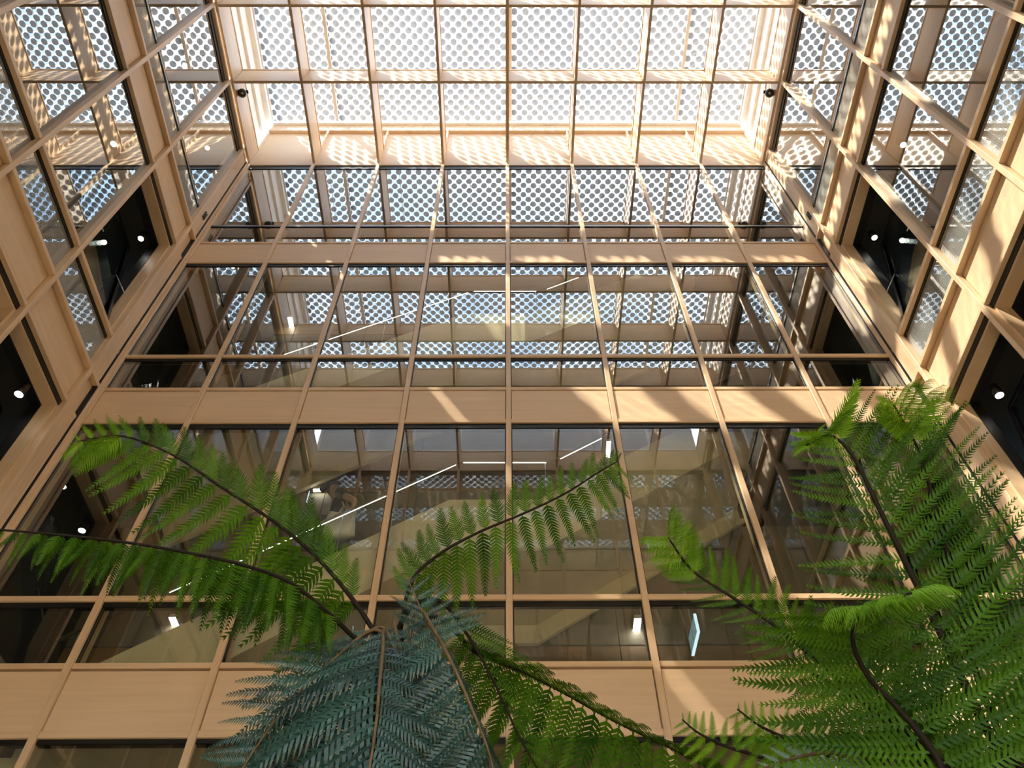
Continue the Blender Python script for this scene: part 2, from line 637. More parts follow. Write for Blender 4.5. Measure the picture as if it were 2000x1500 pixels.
# side upstands of the skylight
for side, root in (('left', wall_left), ('right', wall_right)):
    ys = YM + [6.40]
    for b in range(len(ys) - 1):
        s0, s1 = ys[b], ys[b + 1]
        wbox(side, 'upstand_frame', 'white', s0, s1, -.30, -.06, 16.52, 16.66, root)
        wbox(side, 'louvre_slot', 'slot', s0 + .10, s1 - .10, -.30, -.16, 16.66, 16.92, root)
        wbox(side, 'upstand_frame', 'white', s0, s0 + .10, -.30, -.08, 16.66, 16.92, root)
        wbox(side, 'upstand_frame', 'white', s1 - .10, s1, -.30, -.08, 16.66, 16.92, root)
        wbox(side, 'upstand_frame', 'white', s0, s1, -.30, -.06, 16.92, 17.02, root)
        wbox(side, 'upstand_panel', 'cream', s0, s1, -.30, -.10, 17.03, 17.62, root)
        wbox(side, 'upstand_panel', 'cream', s0, s1, -.30, -.04, 17.63, 18.02, root)
        wbox(side, 'upstand_trim', 'white', s0, s1, -.30, .06, 18.02, 18.14, root)

# ------------------------------------------------------------------ skylight
ceiling = empty('ceiling', (X0, 2.1, BEAM0), label='bright skylight of printed foil cushions above a grid of deep timber beams', cat='skylight', kind='structure')
for i, x in enumerate(XM):
    t = .026
    xx = x
    if i == 0:
        xx = -5.29
    if i == 8:
        xx = 5.29
    box('long_beam', 'wood_h', xx - t, xx + t, YF + .05, YB - .05, BEAM0, BEAM1, ceiling, True)
    box('beam_cap', 'wood_h', xx - t - .012, xx + t + .012, YF + .05, YB - .05, BEAM1, BEAM1 + .04, ceiling)
for y in YM[1:6]:
    yy = y + .035
    for b in range(8):
        x0 = max(XM[b], -5.29) + .026
        x1 = min(XM[b + 1], 5.29) - .026
        box('cross_beam', 'wood_h', x0, x1, yy - .026, yy + .026, BEAM0, BEAM1, ceiling, True)
        box('beam_cap', 'wood_h', x0 + .012, x1 - .012, yy - .038, yy + .038, BEAM1, BEAM1 + .04, ceiling)
CX = [-5.30, -3.85, .09, 3.88, 5.30]


def cushion(x0, x1, y0, y1, z, bulge, nm, mat, parent, flip=False):
    nx, ny = max(6, int((x1 - x0) * 5)), 34
    V, Fc = [], []
    for j in range(ny + 1):
        for i in range(nx + 1):
            u, v = i / nx, j / ny
            h = bulge * (1 - (2 * u - 1) ** 2) * (1 - (2 * v - 1) ** 6)
            V.append((x0 + (x1 - x0) * u, y0 + (y1 - y0) * v, z + h))
    for j in range(ny):
        for i in range(nx):
            a = j * (nx + 1) + i
            f = (a, a + 1, a + nx + 2, a + nx + 1)
            Fc.append(f[::-1] if flip else f)
    return mesh(nm, V, Fc, mat, parent, True)


for i in range(4):
    x0, x1 = CX[i], CX[i + 1]
    c = cushion(x0, x1, YF - .02, YB + .02, ROOF, -.10, 'foil_cushion', 'foil', ceiling, True)
    cushion(x0, x1, YF - .02, YB + .02, ROOF + .05, .14, 'outer_foil', 'foil2', c)
    if i in (0, 1, 2):
        box('cushion_frame', 'cream', x1 - .035, x1 + .035, YF, YB, ROOF - .06, ROOF + .12, ceiling)
    s = math.ceil((x0 - .80) / 1.665) * 1.665 + .80
    while s < x1:
        if s > x0 + .1 and s < x1 - .1:
            u = (s - x0) / (x1 - x0)
            zz = ROOF - .10 * (1 - (2 * u - 1) ** 2) - .012
            box('weld_seam', 'white', s - .006, s + .006, YF + .3, YB - .3, zz, zz + .004, c)
        s += 1.665
for y in (YF, YB):
    box('cushion_frame', 'white', -5.4, 5.4, y - .06, y + .03, ROOF - .05, ROOF + .25, ceiling)
for x in (-5.36, 5.36):
    box('cushion_frame', 'white', x - .06, x + .06, YF, YB, ROOF - .05, ROOF + .25, ceiling)

# ------------------------------------------------------------------ floor and galleries
fl = empty('floor', (0, 2, 0), label='stone floor of the atrium below the ferns', cat='floor', kind='structure')
box('paving', 'stone', -12, 12, -4.2, 14, -.2, 0, fl)
box('added_street_paving', 'street', -40, 40, -44.2, -4.2, -.2, -.005, fl)  # unseen sunlit ground, added to bounce daylight in through the entrance
for sgn, nm, lab in ((-1, 'wall_gallery_left', 'dark gallery rooms behind the left glazing'), (1, 'wall_gallery_right', 'dark gallery rooms behind the right glazing')):
    g = empty(nm, (sgn * 8, 2, 0), label=lab, cat='gallery', kind='structure')
    xa, xb = sorted((sgn * (XW + .17), sgn * 10.5))
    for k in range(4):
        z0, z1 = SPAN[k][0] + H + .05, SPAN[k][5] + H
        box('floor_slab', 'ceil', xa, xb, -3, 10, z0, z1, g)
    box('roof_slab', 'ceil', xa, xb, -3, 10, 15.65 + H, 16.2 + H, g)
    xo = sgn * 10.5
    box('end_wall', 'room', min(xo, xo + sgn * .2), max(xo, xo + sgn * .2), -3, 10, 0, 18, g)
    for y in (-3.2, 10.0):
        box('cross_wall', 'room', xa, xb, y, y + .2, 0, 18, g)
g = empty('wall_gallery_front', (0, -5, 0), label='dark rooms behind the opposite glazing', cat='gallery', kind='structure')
box('end_wall', 'room', -12, 12, -4.2, -4.0, 3.55 + H, 18, g)  # left open at street level so daylight reaches the added entrance
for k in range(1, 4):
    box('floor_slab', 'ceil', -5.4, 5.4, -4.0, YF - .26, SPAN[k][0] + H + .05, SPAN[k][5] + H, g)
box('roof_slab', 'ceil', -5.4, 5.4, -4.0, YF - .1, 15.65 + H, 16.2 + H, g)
g = empty('wall_stairwell', (0, 8.4, 0), label='brown boarded stairwell wall behind the glass and the stairs', cat='stairwell', kind='structure')
for b in range(8):
    for k in range(4):
        z0, z1 = SPAN[k][5] + H, (SPAN[k + 1][5] if k < 3 else 15.9) + H
        box('wall_board', 'brown', XM[b] + .006, XM[b + 1] - .006, 8.30, 8.34, z0 + .01, z0 + 1.5, g)
        box('wall_board', 'screen', XM[b] + .006, XM[b + 1] - .006, 8.30, 8.34, z0 + 1.52, z1 - .01, g)
box('wall_core', 'room', -5.6, 5.6, 8.36, 8.5, 0, 17.6, g)
for sx in (-1, 1):
    box('cross_wall', 'room', *sorted((sx * 5.5, sx * 5.7)), YB + .17, 8.4, 0, 17.6, g)
box('roof_slab', 'ceil', -5.5, 5.5, YB + .12, 8.4, 15.65 + H, 16.2 + H, g)
for k in range(4):
    # landing slabs at the two ends of the stair slot
    z0, z1 = SPAN[k][0] + H + .08, SPAN[k][5] + H
    box('landing_slab', 'ceil', 3.2, 5.5, YB + .17, 8.3, z0, z1, g)
    box('landing_slab', 'ceil', -5.5, -4.3, YB + .17, 8.3, z0, z1, g)

# ------------------------------------------------------------------ stairs
RY = 6.72
rail_px = [(330, 1160), (890, 910), (905, 905.5), (1067, 905.5), (1095, 898), (1175, 858)]
top_px = [(140, 1324), (420, 1199), (695, 1087), (878, 979), (1040, 979), (1221, 907), (1420, 795)]


def xz(u, v, Y=RY):
    p = on_y(u, v, Y)
    return (p.x, p.z)


RAIL = [xz(*p) for p in rail_px]
sl = (RAIL[1][1] - RAIL[0][1]) / (RAIL[1][0] - RAIL[0][0])
XL0, XL1 = xz(878, 979, 6.82)[0], xz(1050, 979, 6.82)[0]
ZL = xz(950, 978, 6.82)[1]
TOPL = [(-4.6, ZL - sl * (XL0 + 4.6)), (XL0, ZL), (XL1, ZL), (3.3, ZL + sl * (3.3 - XL1))]
BAND = .78
for k, lab in enumerate(('pale plastered stair flight with lit handrail, behind the lowest glazed storey',
                         'faint stair flight with lit handrail behind the middle glazed storey')):
    dz = 4.065 * k
    st = empty('staircase', (0, 7.4, ZL + dz - 1.6), label=lab, cat='stairs', group='stairs behind the glass wall')
    poly = [(x, z + dz) for x, z in TOPL] + [(x, z + dz - BAND) for x, z in TOPL[::-1]]
    extrude_xz('stringer', poly, 6.80, 6.86, 'stair', st)
    extrude_xz('stringer', [(x, z - .25) for x, z in poly], 8.14, 8.2, 'stair', st)
    sof = [(x, z + dz - BAND + .08) for x, z in TOPL] + [(x, z + dz - BAND) for x, z in TOPL[::-1]]
    extrude_xz('soffit', sof, 6.86, 8.14, 'stair', st)
    x = TOPL[0][0]
    while x < 3.1:
        x1 = min(x + .27, 3.3)
        if x < XL0:
            z = ZL - sl * (XL0 - x1)
        elif x < XL1:
            z = ZL
        else:
            z = ZL + sl * (x1 - XL1)
        box('tread', 'carpet', x, x1 + .02, 6.86, 8.14, z + dz - .52, z + dz - .48, st)
        x += .27
    rp = [(RAIL[0][0] - .9, RAIL[0][1] - .9 * sl)] + RAIL + [(3.2, RAIL[-1][1] + sl * (3.2 - RAIL[-1][0]))]
    pts = [(a, RY, b + dz + .045) for a, b in rp]
    tube('handrail', pts, .020, 'bronze', st, 8)
    for (a0, b0), (a1, b1) in ((RAIL[0], RAIL[1]), (RAIL[2], RAIL[3]), (RAIL[4], RAIL[5])):
        tube('led_strip', [(a0, RY, b0 + dz + .016), (a1, RY, b1 + dz + .016)], .0042, 'led', st, 6)
    for q in range(4):
        u = q / 3
        xx = -4.2 + 7.0 * u
        zt = (ZL - sl * max(0, XL0 - xx) + sl * max(0, xx - XL1)) + dz
        zr = None
        for (a, b), (c, d) in zip(rp[:-1], rp[1:]):
            if a <= xx <= c:
                zr = b + (d - b) * (xx - a) / max(1e-6, c - a) + dz
        if zr:
            tube('rail_bracket', [(xx, RY, zr + .03), (xx, 6.79, min(zt - .03, zr - .05))], .005, 'steel', st, 6)


# ------------------------------------------------------------------ lamps
def downlight(p, label, r=.05, h=.16, group='ceiling downlights in the side galleries'):
    e = empty('downlight', p, label=label, cat='downlight', group=group)
    V, Fc = tube_geo([(p[0], p[1], p[2] + h), (p[0], p[1], p[2])], r, 16)
    mesh('housing', V, Fc, 'black_metal', e, True)
    V, Fc = tube_geo([(p[0], p[1], p[2] + .002), (p[0], p[1], p[2] - .006)], r * .84, 16)
    mesh('lens', V, Fc, 'lamp', e, True)
    return e


for u, v, k, lab in ((37, 770, 1, 'lit tubular spotlight in the dark gallery at the left edge'),
                     (1952, 772, 1, 'lit tubular spotlight in the dark gallery at the right edge'),
                     (275, 466, 2, 'small glowing spotlight behind the left open sash'),  # many of the small spots are reflections, put in as lamps
                     (1708, 464, 2, 'small glowing spotlight behind the right open sash'),
                     (405, 289, 3, 'small spotlight behind the top left glazing beside the corner'),
                     (361, 127, 3, 'small spotlight high behind the top left glazing'),
                     (222, 281, 2, 'small spotlight behind the large left pane with dotted reflections'),
                     (1564, 292, 3, 'small spotlight behind the top right glazing beside the corner'),
                     (1594, 160, 3, 'small spotlight high behind the top right glazing'),
                     (1764, 283, 2, 'small spotlight behind the large right pane with dotted reflections'),
                     (160, 1036, 0, 'faint spotlight low behind the left corner mullion')):
    zc = HEADS[k] + (-.08 if k else .05)
    p = on_z(u, v, zc - .16)
    if k == 0:
        p = on_y(u, v, 7.4)
    downlight(tuple(p), lab, .055 if k == 1 else .05)


def bar_lamp(a, b, w, label, axis='x'):
    """thin ceiling-hung linear lamp between two points"""
    a, b = Vector(a), Vector(b)
    e = empty('linear_lamp', (a + b) / 2, label=label, cat='lamp', group='linear lamps in the stairwell')
    d = (b - a).normalized()
    s = d.cross(Vector((0, 0, 1)))
    if s.length < .1:
        s = Vector((1, 0, 0))
    s = s.normalized() * w / 2
    up = Vector((0, 0, .05))
    V = [a - s, a + s, b + s, b - s]
    V += [v + up for v in V]
    mesh('lamp_body', [v + Vector((0, 0, .004)) for v in V], [(3, 2, 1, 0), (4, 5, 6, 7), (0, 1, 5, 4), (1, 2, 6, 5), (2, 3, 7, 6), (3, 0, 4, 7)], 'white', e)
    dn = Vector((0, 0, -.004))
    V2 = [v * 1 + dn for v in V[:4]] + [v + Vector((0, 0, .003)) for v in V[:4]]
    mesh('diffuser', V2, [(3, 2, 1, 0), (4, 5, 6, 7), (0, 1, 5, 4), (1, 2, 6, 5), (2, 3, 7, 6), (3, 0, 4, 7)], 'lamp', e)
    return e


def lamp_px(p, q, Z, w, label):
    a, b = on_z(*p, Z), on_z(*q, Z)
    return bar_lamp(a, b, w, label)


lamp_px((1246, 1208), (1238, 1270), 5.9, .085, 'bright upright strip lamp in the lower pane beside the middle right mullion')
lamp_px((336, 1206), (347, 1232), 6.0, .08, 'short bright strip lamp in the lower pane at the left')
lamp_px((612, 958), (638, 957), 8.25, .05, 'short strip lamp above the person on the stairs')
lamp_px((767, 886), (770, 900), 9.2, .05, 'short strip lamp peeping out beside the mullion above the handrail')
lamp_px((1189, 862), (1187, 900), 9.0, .06, 'narrow strip lamp above the tip of the middle frond')
lamp_px((566, 620), (573, 657), 12.6, .08, 'bright short strip lamp behind the middle storey at the left')

# illuminated sign
e = empty('exit_sign', tuple(on_y(1355, 1240, 7.9)), label='small edge-lit blue sign hanging inside the lower pane', cat='sign')
c = on_y(1355, 1240, 7.9)
box('sign_plate', 'sign', c.x - .012, c.x + .012, c.y - .22, c.y + .22, c.z - .11, c.z + .11, e)
box('sign_edge_light', 'sign_edge', c.x - .016, c.x + .016, c.y - .23, c.y + .23, c.z - .125, c.z - .11, e)
box('sign_edge_light', 'sign_edge', c.x - .016, c.x + .016, c.y - .235, c.y - .22, c.z - .125, c.z + .12, e)
for q in (-.12, 0, .12):
    box('arrow_bar', 'white', c.x - .016, c.x + .016, c.y + q - .02, c.y + q + .02, c.z - .06, c.z + .06, e)
box('hanger', 'steel', c.x - .008, c.x + .008, c.y - .01, c.y + .01, c.z + .11, c.z + .6, e)

# security cameras under the skylight
for u, v, sx, lab in ((473, 182, -1, 'black dome security camera in the top left corner under the skylight'),
                      (1503, 182, 1, 'black dome security camera in the top right corner under the skylight')):
    r = ray(u, v)
    X = sx * (5.34 - .16)
    p = EYE + r * (X / r.x)
    e = empty('security_camera', tuple(p), label=lab, cat='camera', group='security cameras under the skylight')
    V, Fc = tube_geo([(p.x + sx * .085, p.y, p.z + .03), (p.x, p.y, p.z + .03)], .055, 16)
    mesh('mount', V, Fc, 'white', e, True)
    V, Fc = [], []
    n, m_ = 14, 8
    for i in range(m_ + 1):
        th = math.pi * i / m_
        for j in range(n):
            ph = 2 * math.pi * j / n
            V.append((p.x + .09 * math.sin(th) * math.cos(ph), p.y + .09 * math.sin(th) * math.sin(ph), p.z + .085 * math.cos(th)))
    for i in range(m_):
        for j in range(n):
            Fc.append((i * n + j, i * n + (j + 1) % n, (i + 1) * n + (j + 1) % n, (i + 1) * n + j))
    mesh('dome', V, Fc, 'black_metal', e, True)
    d = (EYE - p).normalized()
    V, Fc = tube_geo([p + d * .07, p + d * .098], [.024, .02], 12)
    mesh('lens', V, Fc, 'steel', e, True)
    box('mount_plate', 'black_metal', p.x - .10, p.x + .10, p.y - .03, p.y + .03, p.z + .07, p.z + .095, e)


# ------------------------------------------------------------------ person on the stairs
def skin_mesh(name, pts, edges, rad, mat, parent=None, root=0, sub=2):
    og = origin(parent) if parent else Vector()
    me = bpy.data.meshes.new(name)
    me.from_pydata([tuple(Vector(p)) for p in pts], edges, [])
    me.materials.append(M[mat])
    ob = link(name, me, parent, (0, 0, 0))
    ob.modifiers.new('skin', 'SKIN')
    for i, r_ in enumerate(rad):
        me.skin_vertices[0].data[i].radius = (r_, r_) if not isinstance(r_, tuple) else r_
    me.skin_vertices[0].data[root].use_root = True
    s = ob.modifiers.new('sub', 'SUBSURF')
    s.levels = s.render_levels = sub
    dg = bpy.context.evaluated_depsgraph_get()
    ev = ob.evaluated_get(dg)
    me2 = bpy.data.meshes.new_from_object(ev)
    ob.modifiers.clear()
    ob.data = me2
    me2.polygons.foreach_set('use_smooth', [True] * len(me2.polygons))
    return ob


def build_person():
    PY = 7.22
    hd = on_y(652, 958, PY)                      # head centre
    B = Vector((hd.x + .14, PY, hd.z - 1.50))    # ground point between the feet
    hand = on_y(683, 1000, RY + .02)
    hand = Vector((hand.x, RY + .01, hand.z + .02))

    def q(x, y, z):
        return B + Vector((x, y, z)) - B
    # local coordinates from B; person walks down to the left (-x), leaning and looking down
    P = {'pelvis': (0, 0, .86), 'belly': (-.01, 0, 1.0), 'chest': (-.03, 0, 1.20), 'neck': (-.07, 0, 1.36), 'jaw': (-.12, 0, 1.43), 'head': (-.14, 0, 1.51), 'crown': (-.135, 0, 1.60),
         'shR': (-.03, -.17, 1.29), 'shL': (-.04, .17, 1.29),
         'hipR': (0, -.09, .82), 'kneeR': (-.10, -.10, .46), 'ankR': (-.06, -.10, .09), 'toeR': (-.22, -.10, .04),
         'hipL': (.01, .09, .82), 'kneeL': (-.02, .10, .48), 'ankL': (.10, .10, .20), 'toeL': (-.06, .10, .14)}
    rad = {'pelvis': (.15, .11), 'belly': (.14, .10), 'chest': (.155, .105), 'neck': .055, 'jaw': .062, 'head': (.078, .088), 'crown': .055, 'shR': .062, 'shL': .062,
           'hipR': .085, 'kneeR': .056, 'ankR': .04, 'toeR': .033, 'hipL': .085, 'kneeL': .056, 'ankL': .04, 'toeL': .033}
    hl = hand - B
    sh = Vector(P['shR'])
    el = (sh + hl) / 2 + Vector((.15, -.06, -.06))
    P['elR'], rad['elR'] = tuple(el), .043
    P['wrR'], rad['wrR'] = tuple(hl + Vector((.03, .03, .03))), .03
    P['paR'], rad['paR'] = tuple(hl + Vector((-.02, .01, .035))), .034
    P['elL'], rad['elL'] = (.03, .24, 1.04), .043
    P['wrL'], rad['wrL'] = (-.12, .16, .90), .03
    P['paL'], rad['paL'] = (-.18, .13, .87), .032
    E_ = [('pelvis', 'belly'), ('belly', 'chest'), ('chest', 'neck'), ('neck', 'jaw'), ('jaw', 'head'), ('head', 'crown'), ('chest', 'shR'), ('chest', 'shL'), ('shR', 'elR'), ('elR', 'wrR'), ('wrR', 'paR'),
          ('shL', 'elL'), ('elL', 'wrL'), ('wrL', 'paL'), ('pelvis', 'hipR'), ('hipR', 'kneeR'), ('kneeR', 'ankR'), ('ankR', 'toeR'), ('pelvis', 'hipL'), ('hipL', 'kneeL'), ('kneeL', 'ankL'), ('ankL', 'toeL')]
    for j in range(4):
        k = 'f%d' % j
        P[k] = tuple(hl + Vector((-.045 + .006 * j, -.018 - .004 * j, .040 - .006)) + Vector((-.0 + .022 * (j - 1.5), 0, 0)))
        P[k + 'b'] = tuple(Vector(P[k]) + Vector((-.005, -.022, -.035)))
        rad[k], rad[k + 'b'] = .0095, .008
        E_ += [('paR', k), (k, k + 'b')]
    P['th'] = tuple(hl + Vector((-.05, .03, .01)))
    rad['th'] = .010
    E_.append(('paR', 'th'))
    names = list(P)
    root = empty('person_root', B)
    bpy.data.objects.remove(root)
    body = skin_mesh('person', [P[n] for n in names], [(names.index(a), names.index(b)) for a, b in E_], [rad[n] for n in names], 'skin')
    body.location = B
    tag(body, 'person in dark shirt and jeans walking down the stairs, hand on the lit rail', 'person')

    def part(nm, keys, edges, mat, grow, over=None):
        pts = [Vector(P[k]) for k in keys]
        rr = []
        for k in keys:
            r_ = rad[k]
            rr.append((r_[0] + grow, r_[1] + grow) if isinstance(r_, tuple) else r_ + grow)
        return skin_mesh(nm, pts, edges, rr, mat, body)
    P['slR'] = tuple(Vector(P['shR']).lerp(Vector(P['elR']), .55)); rad['slR'] = .055
    P['slL'] = tuple(Vector(P['shL']).lerp(Vector(P['elL']), .55)); rad['slL'] = .055
    part('shirt', ['pelvis', 'belly', 'chest', 'shR', 'slR', 'shL', 'slL'], [(0, 1), (1, 2), (2, 3), (3, 4), (2, 5), (5, 6)], 'navy', .016)
    part('trousers', ['pelvis', 'hipR', 'kneeR', 'ankR', 'hipL', 'kneeL', 'ankL'], [(0, 1), (1, 2), (2, 3), (0, 4), (4, 5), (5, 6)], 'denim', .014)
    for s in ('R', 'L'):
        part('shoe', ['ank' + s, 'toe' + s], [(0, 1)], 'canvas', .012)
    # hair and cap
    V, Fc = [], []
    hc = Vector(P['head']) + Vector((.008, 0, .035))
    n, m_ = 16, 7
    for i in range(m_ + 1):
        th = math.pi * .58 * i / m_
        for j in range(n):
            ph = 2 * math.pi * j / n
            V.append(hc + Vector((.108 * math.sin(th) * math.cos(ph) + .02 * math.cos(th) * -1, .092 * math.sin(th) * math.sin(ph), .098 * math.cos(th))))
    for i in range(m_):
        for j in range(n):
            Fc.append((i * n + j, (i + 1) * n + j, (i + 1) * n + (j + 1) % n, i * n + (j + 1) % n))
    hm = mesh('hair', [v + B for v in V], Fc, 'hair', body, True)
    pk = hc + Vector((-.10, 0, .0))
    V = [pk + Vector((.02, -.075, .01)), pk + Vector((.02, .075, .01)), pk + Vector((-.07, .055, -.03)), pk + Vector((-.095, 0, -.035)), pk + Vector((-.07, -.055, -.03))]
    V = V + [v + Vector((0, 0, .012)) for v in V]
    Fc = [(0, 1, 2, 3, 4)[::-1], (5, 6, 7, 8, 9)] + [(i, (i + 1) % 5, 5 + (i + 1) % 5, 5 + i) for i in range(5)]
    mesh('cap_peak', [v + B for v in V], Fc, 'navy', body)
    # face: nose, eyes, ear
    nz_ = Vector(P['head']) + Vector((-.088, 0, -.035)) + B
    mesh('nose', [nz_ + Vector((0, -.012, -.02)), nz_ + Vector((0, .012, -.02)), nz_ + Vector((0, 0, .03)), nz_ + Vector((-.028, 0, -.022))], [(0, 1, 3), (1, 2, 3), (2, 0, 3), (0, 2, 1)], 'skin', body, True)
    for sy in (-1, 1):
        ec = Vector(P['head']) + Vector((-.076, sy * .032, -.005)) + B
        V, Fc = tube_geo([ec + Vector((.006, 0, 0)), ec + Vector((-.006, 0, 0))], .010, 8)
        mesh('eye', V, Fc, 'hair', body)
        ea = Vector(P['head']) + Vector((.01, sy * .082, -.02)) + B
        V, Fc = tube_geo([ea + Vector((0, -sy * .008, -.03)), ea + Vector((0, sy * .008, 0)), ea + Vector((0, 0, .03))], [.008, .016, .012], 8)
        mesh('ear', V, Fc, 'skin', body, True)
    mo = Vector(P['jaw']) + Vector((-.066, 0, .005)) + B
    V, Fc = tube_geo([mo + Vector((0, -.022, 0)), mo + Vector((-.008, 0, 0)), mo + Vector((0, .022, 0))], .005, 6)
    mesh('mouth', V, Fc, 'trunk', body, True)
    # tote bag on the shoulder, hanging between the body and the rail
    bc = on_y(665, 1020, PY - .22)
    bag = empty('tote_bag', (bc.x, PY - .22, bc.z - .2), label='white canvas tote bag hanging from the shoulder of the person', cat='bag')
    V, Fc = [], []
    nx, nzz = 8, 8
    for s in (-1, 1):
        for j in range(nzz + 1):
            for i in range(nx + 1):
                u, v = i / nx * 2 - 1, j / nzz
                wdt = .19 - .035 * v
                th = .012 + .055 * (1 - u * u) * (1 - v) ** .7
                sag = -.025 * (1 - v) * (1 - u * u) + .02 * v * (u * u)
                V.append((bc.x + u * wdt + .01 * math.sin(7 * v + s), PY - .22 + s * th + .006 * math.sin(9 * u + 5 * v), bc.z - .21 + .36 * v + sag))
    k = (nx + 1) * (nzz + 1)
    for s in (0, 1):
        for j in range(nzz):
            for i in range(nx):
                a = s * k + j * (nx + 1) + i
                f = (a, a + 1, a + nx + 2, a + nx + 1)
                Fc.append(f if s == 0 else f[::-1])
    for j in range(nzz):
        for i in (0, nx):
            a = j * (nx + 1) + i
            f = (a, a + nx + 1, k + a + nx + 1, k + a)
            Fc.append(f if i == 0 else f[::-1])
    for i in range(nx):
        Fc.append((i, k + i, k + i + 1, i + 1))
    mesh('bag_body', V, Fc, 'canvas', bag, True)
    shw = B + Vector(P['shR'])
    for s in (-.05, .05):
        tube('strap', [(bc.x + s, PY - .22, bc.z + .13), (bc.x + .02 + s * .5, PY - .21, bc.z + .28), (shw.x + s * .3, shw.y + .0, shw.z + .085)], .011, 'canvas', bag, 6)


build_person()


# ------------------------------------------------------------------ ferns
def pinna_mesh(name, mat, n, width, droop, curl, sweep, lean=.35, hair=1.0, fill=.36):
    """one leaflet-bearing side branch, 1 long along +x, flat in x-y, drooping to -z"""
    V, Fc = [], []

    def spine(t):
        a = curl * max(0, t - .62) ** 2
        return Vector((t - .5 * a * .6, sweep * t * t, -droop * t * t - a))
    for i in range(9):
        t = i / 8
        c = spine(t)
        w = .008 * (1 - .8 * t)
        V += [c + Vector((0, -w, .004)), c + Vector((0, w, .004))]
    for i in range(8):
        a = 2 * i
        Fc.append((a, a + 2, a + 3, a + 1))
    rnd = random.Random(hash(name) % 1000 + n)
    for s in (-1, 1):
        for i in range(n):
            t = .03 + .95 * (i + .5) / n
            c = spine(t)
            c2 = spine(min(1, t + .02))
            d = (c2 - c).normalized() if t < .98 else Vector((1, 0, 0))
            prof = min(1, .55 + 3 * t) * (1 - t) ** .62 + .10
            ln = width * prof * rnd.uniform(.88, 1.1)
            hw = fill * .95 / n * (1.05 if t < .8 else .8) * hair
            ang = R(66 - 22 * t) + rnd.uniform(-.06, .06)
            side = Vector((-d.y, d.x, 0)).normalized() * s
            dr = (d * math.cos(ang) + side * math.sin(ang))
            dn = Vector((0, 0, -1)) * (lean * ln * rnd.uniform(.6, 1.3))
            wv = d * hw
            mid = c + dr * ln * .5 + dn * .25
            tip = c + dr * ln + d * ln * .10 + dn
            b = len(V)
            V += [c - wv, c + wv, mid + wv * .95, mid - wv * .85, tip]
            Fc += [(b, b + 1, b + 2, b + 3), (b + 3, b + 2, b + 4)]
            if s < 0:
                Fc[-1], Fc[-2] = Fc[-1][::-1], Fc[-2][::-1]
    me = bpy.data.meshes.new('pinna')
    me.from_pydata([tuple(v) for v in V], [], Fc)
    me.materials.append(M[mat])
    return me


_pin = {}


def pinnae(mat, kind):
    k = (mat, kind)
    if k not in _pin:
        p = {'broad': (20, .21, .06, .5, .10, .75), 'droop': (21, .14, .20, .6, .05, .4), 'comb': (19, .16, .12, .3, .05, .3), 'flat': (24, .105, .06, .2, .06, .4),
             'long': (22, .165, .16, .3, .08, .45), 'tri': (16, .30, .05, .6, .12, .35), 'curl': (19, .26, .15, 2.4, .02, .9), 'fuzzy': (26, .27, .10, 1.4, .0, 1.1)}[kind]
        _pin[k] = [pinna_mesh('%s%s%d' % (mat, kind, i), mat, p[0], p[1], p[2] * (.7 + .3 * i), p[3], p[4] * (1 if i != 1 else -.6), p[5], 1.0, {'long': .33, 'flat': .31}.get(kind, .40)) for i in range(3)]
    return _pin[k]


def catmull(P, n):
    P = [P[0] * 2 - P[1]] + P + [P[-1] * 2 - P[-2]]
    out = []
    m_ = len(P) - 3
    for k in range(n + 1):
        t = k / n * m_
        i = min(int(t), m_ - 1)
        t -= i
        a, b, c, d = P[i:i + 4]
        out.append(.5 * ((2 * b) + (c - a) * t + (2 * a - 5 * b + 4 * c - d) * t * t + (3 * b - a - 3 * c + d) * t ** 3))
    return out


def vec(d):
    return (RIGHT * d[0] - UP * d[1] + FWD * d[2]).normalized()


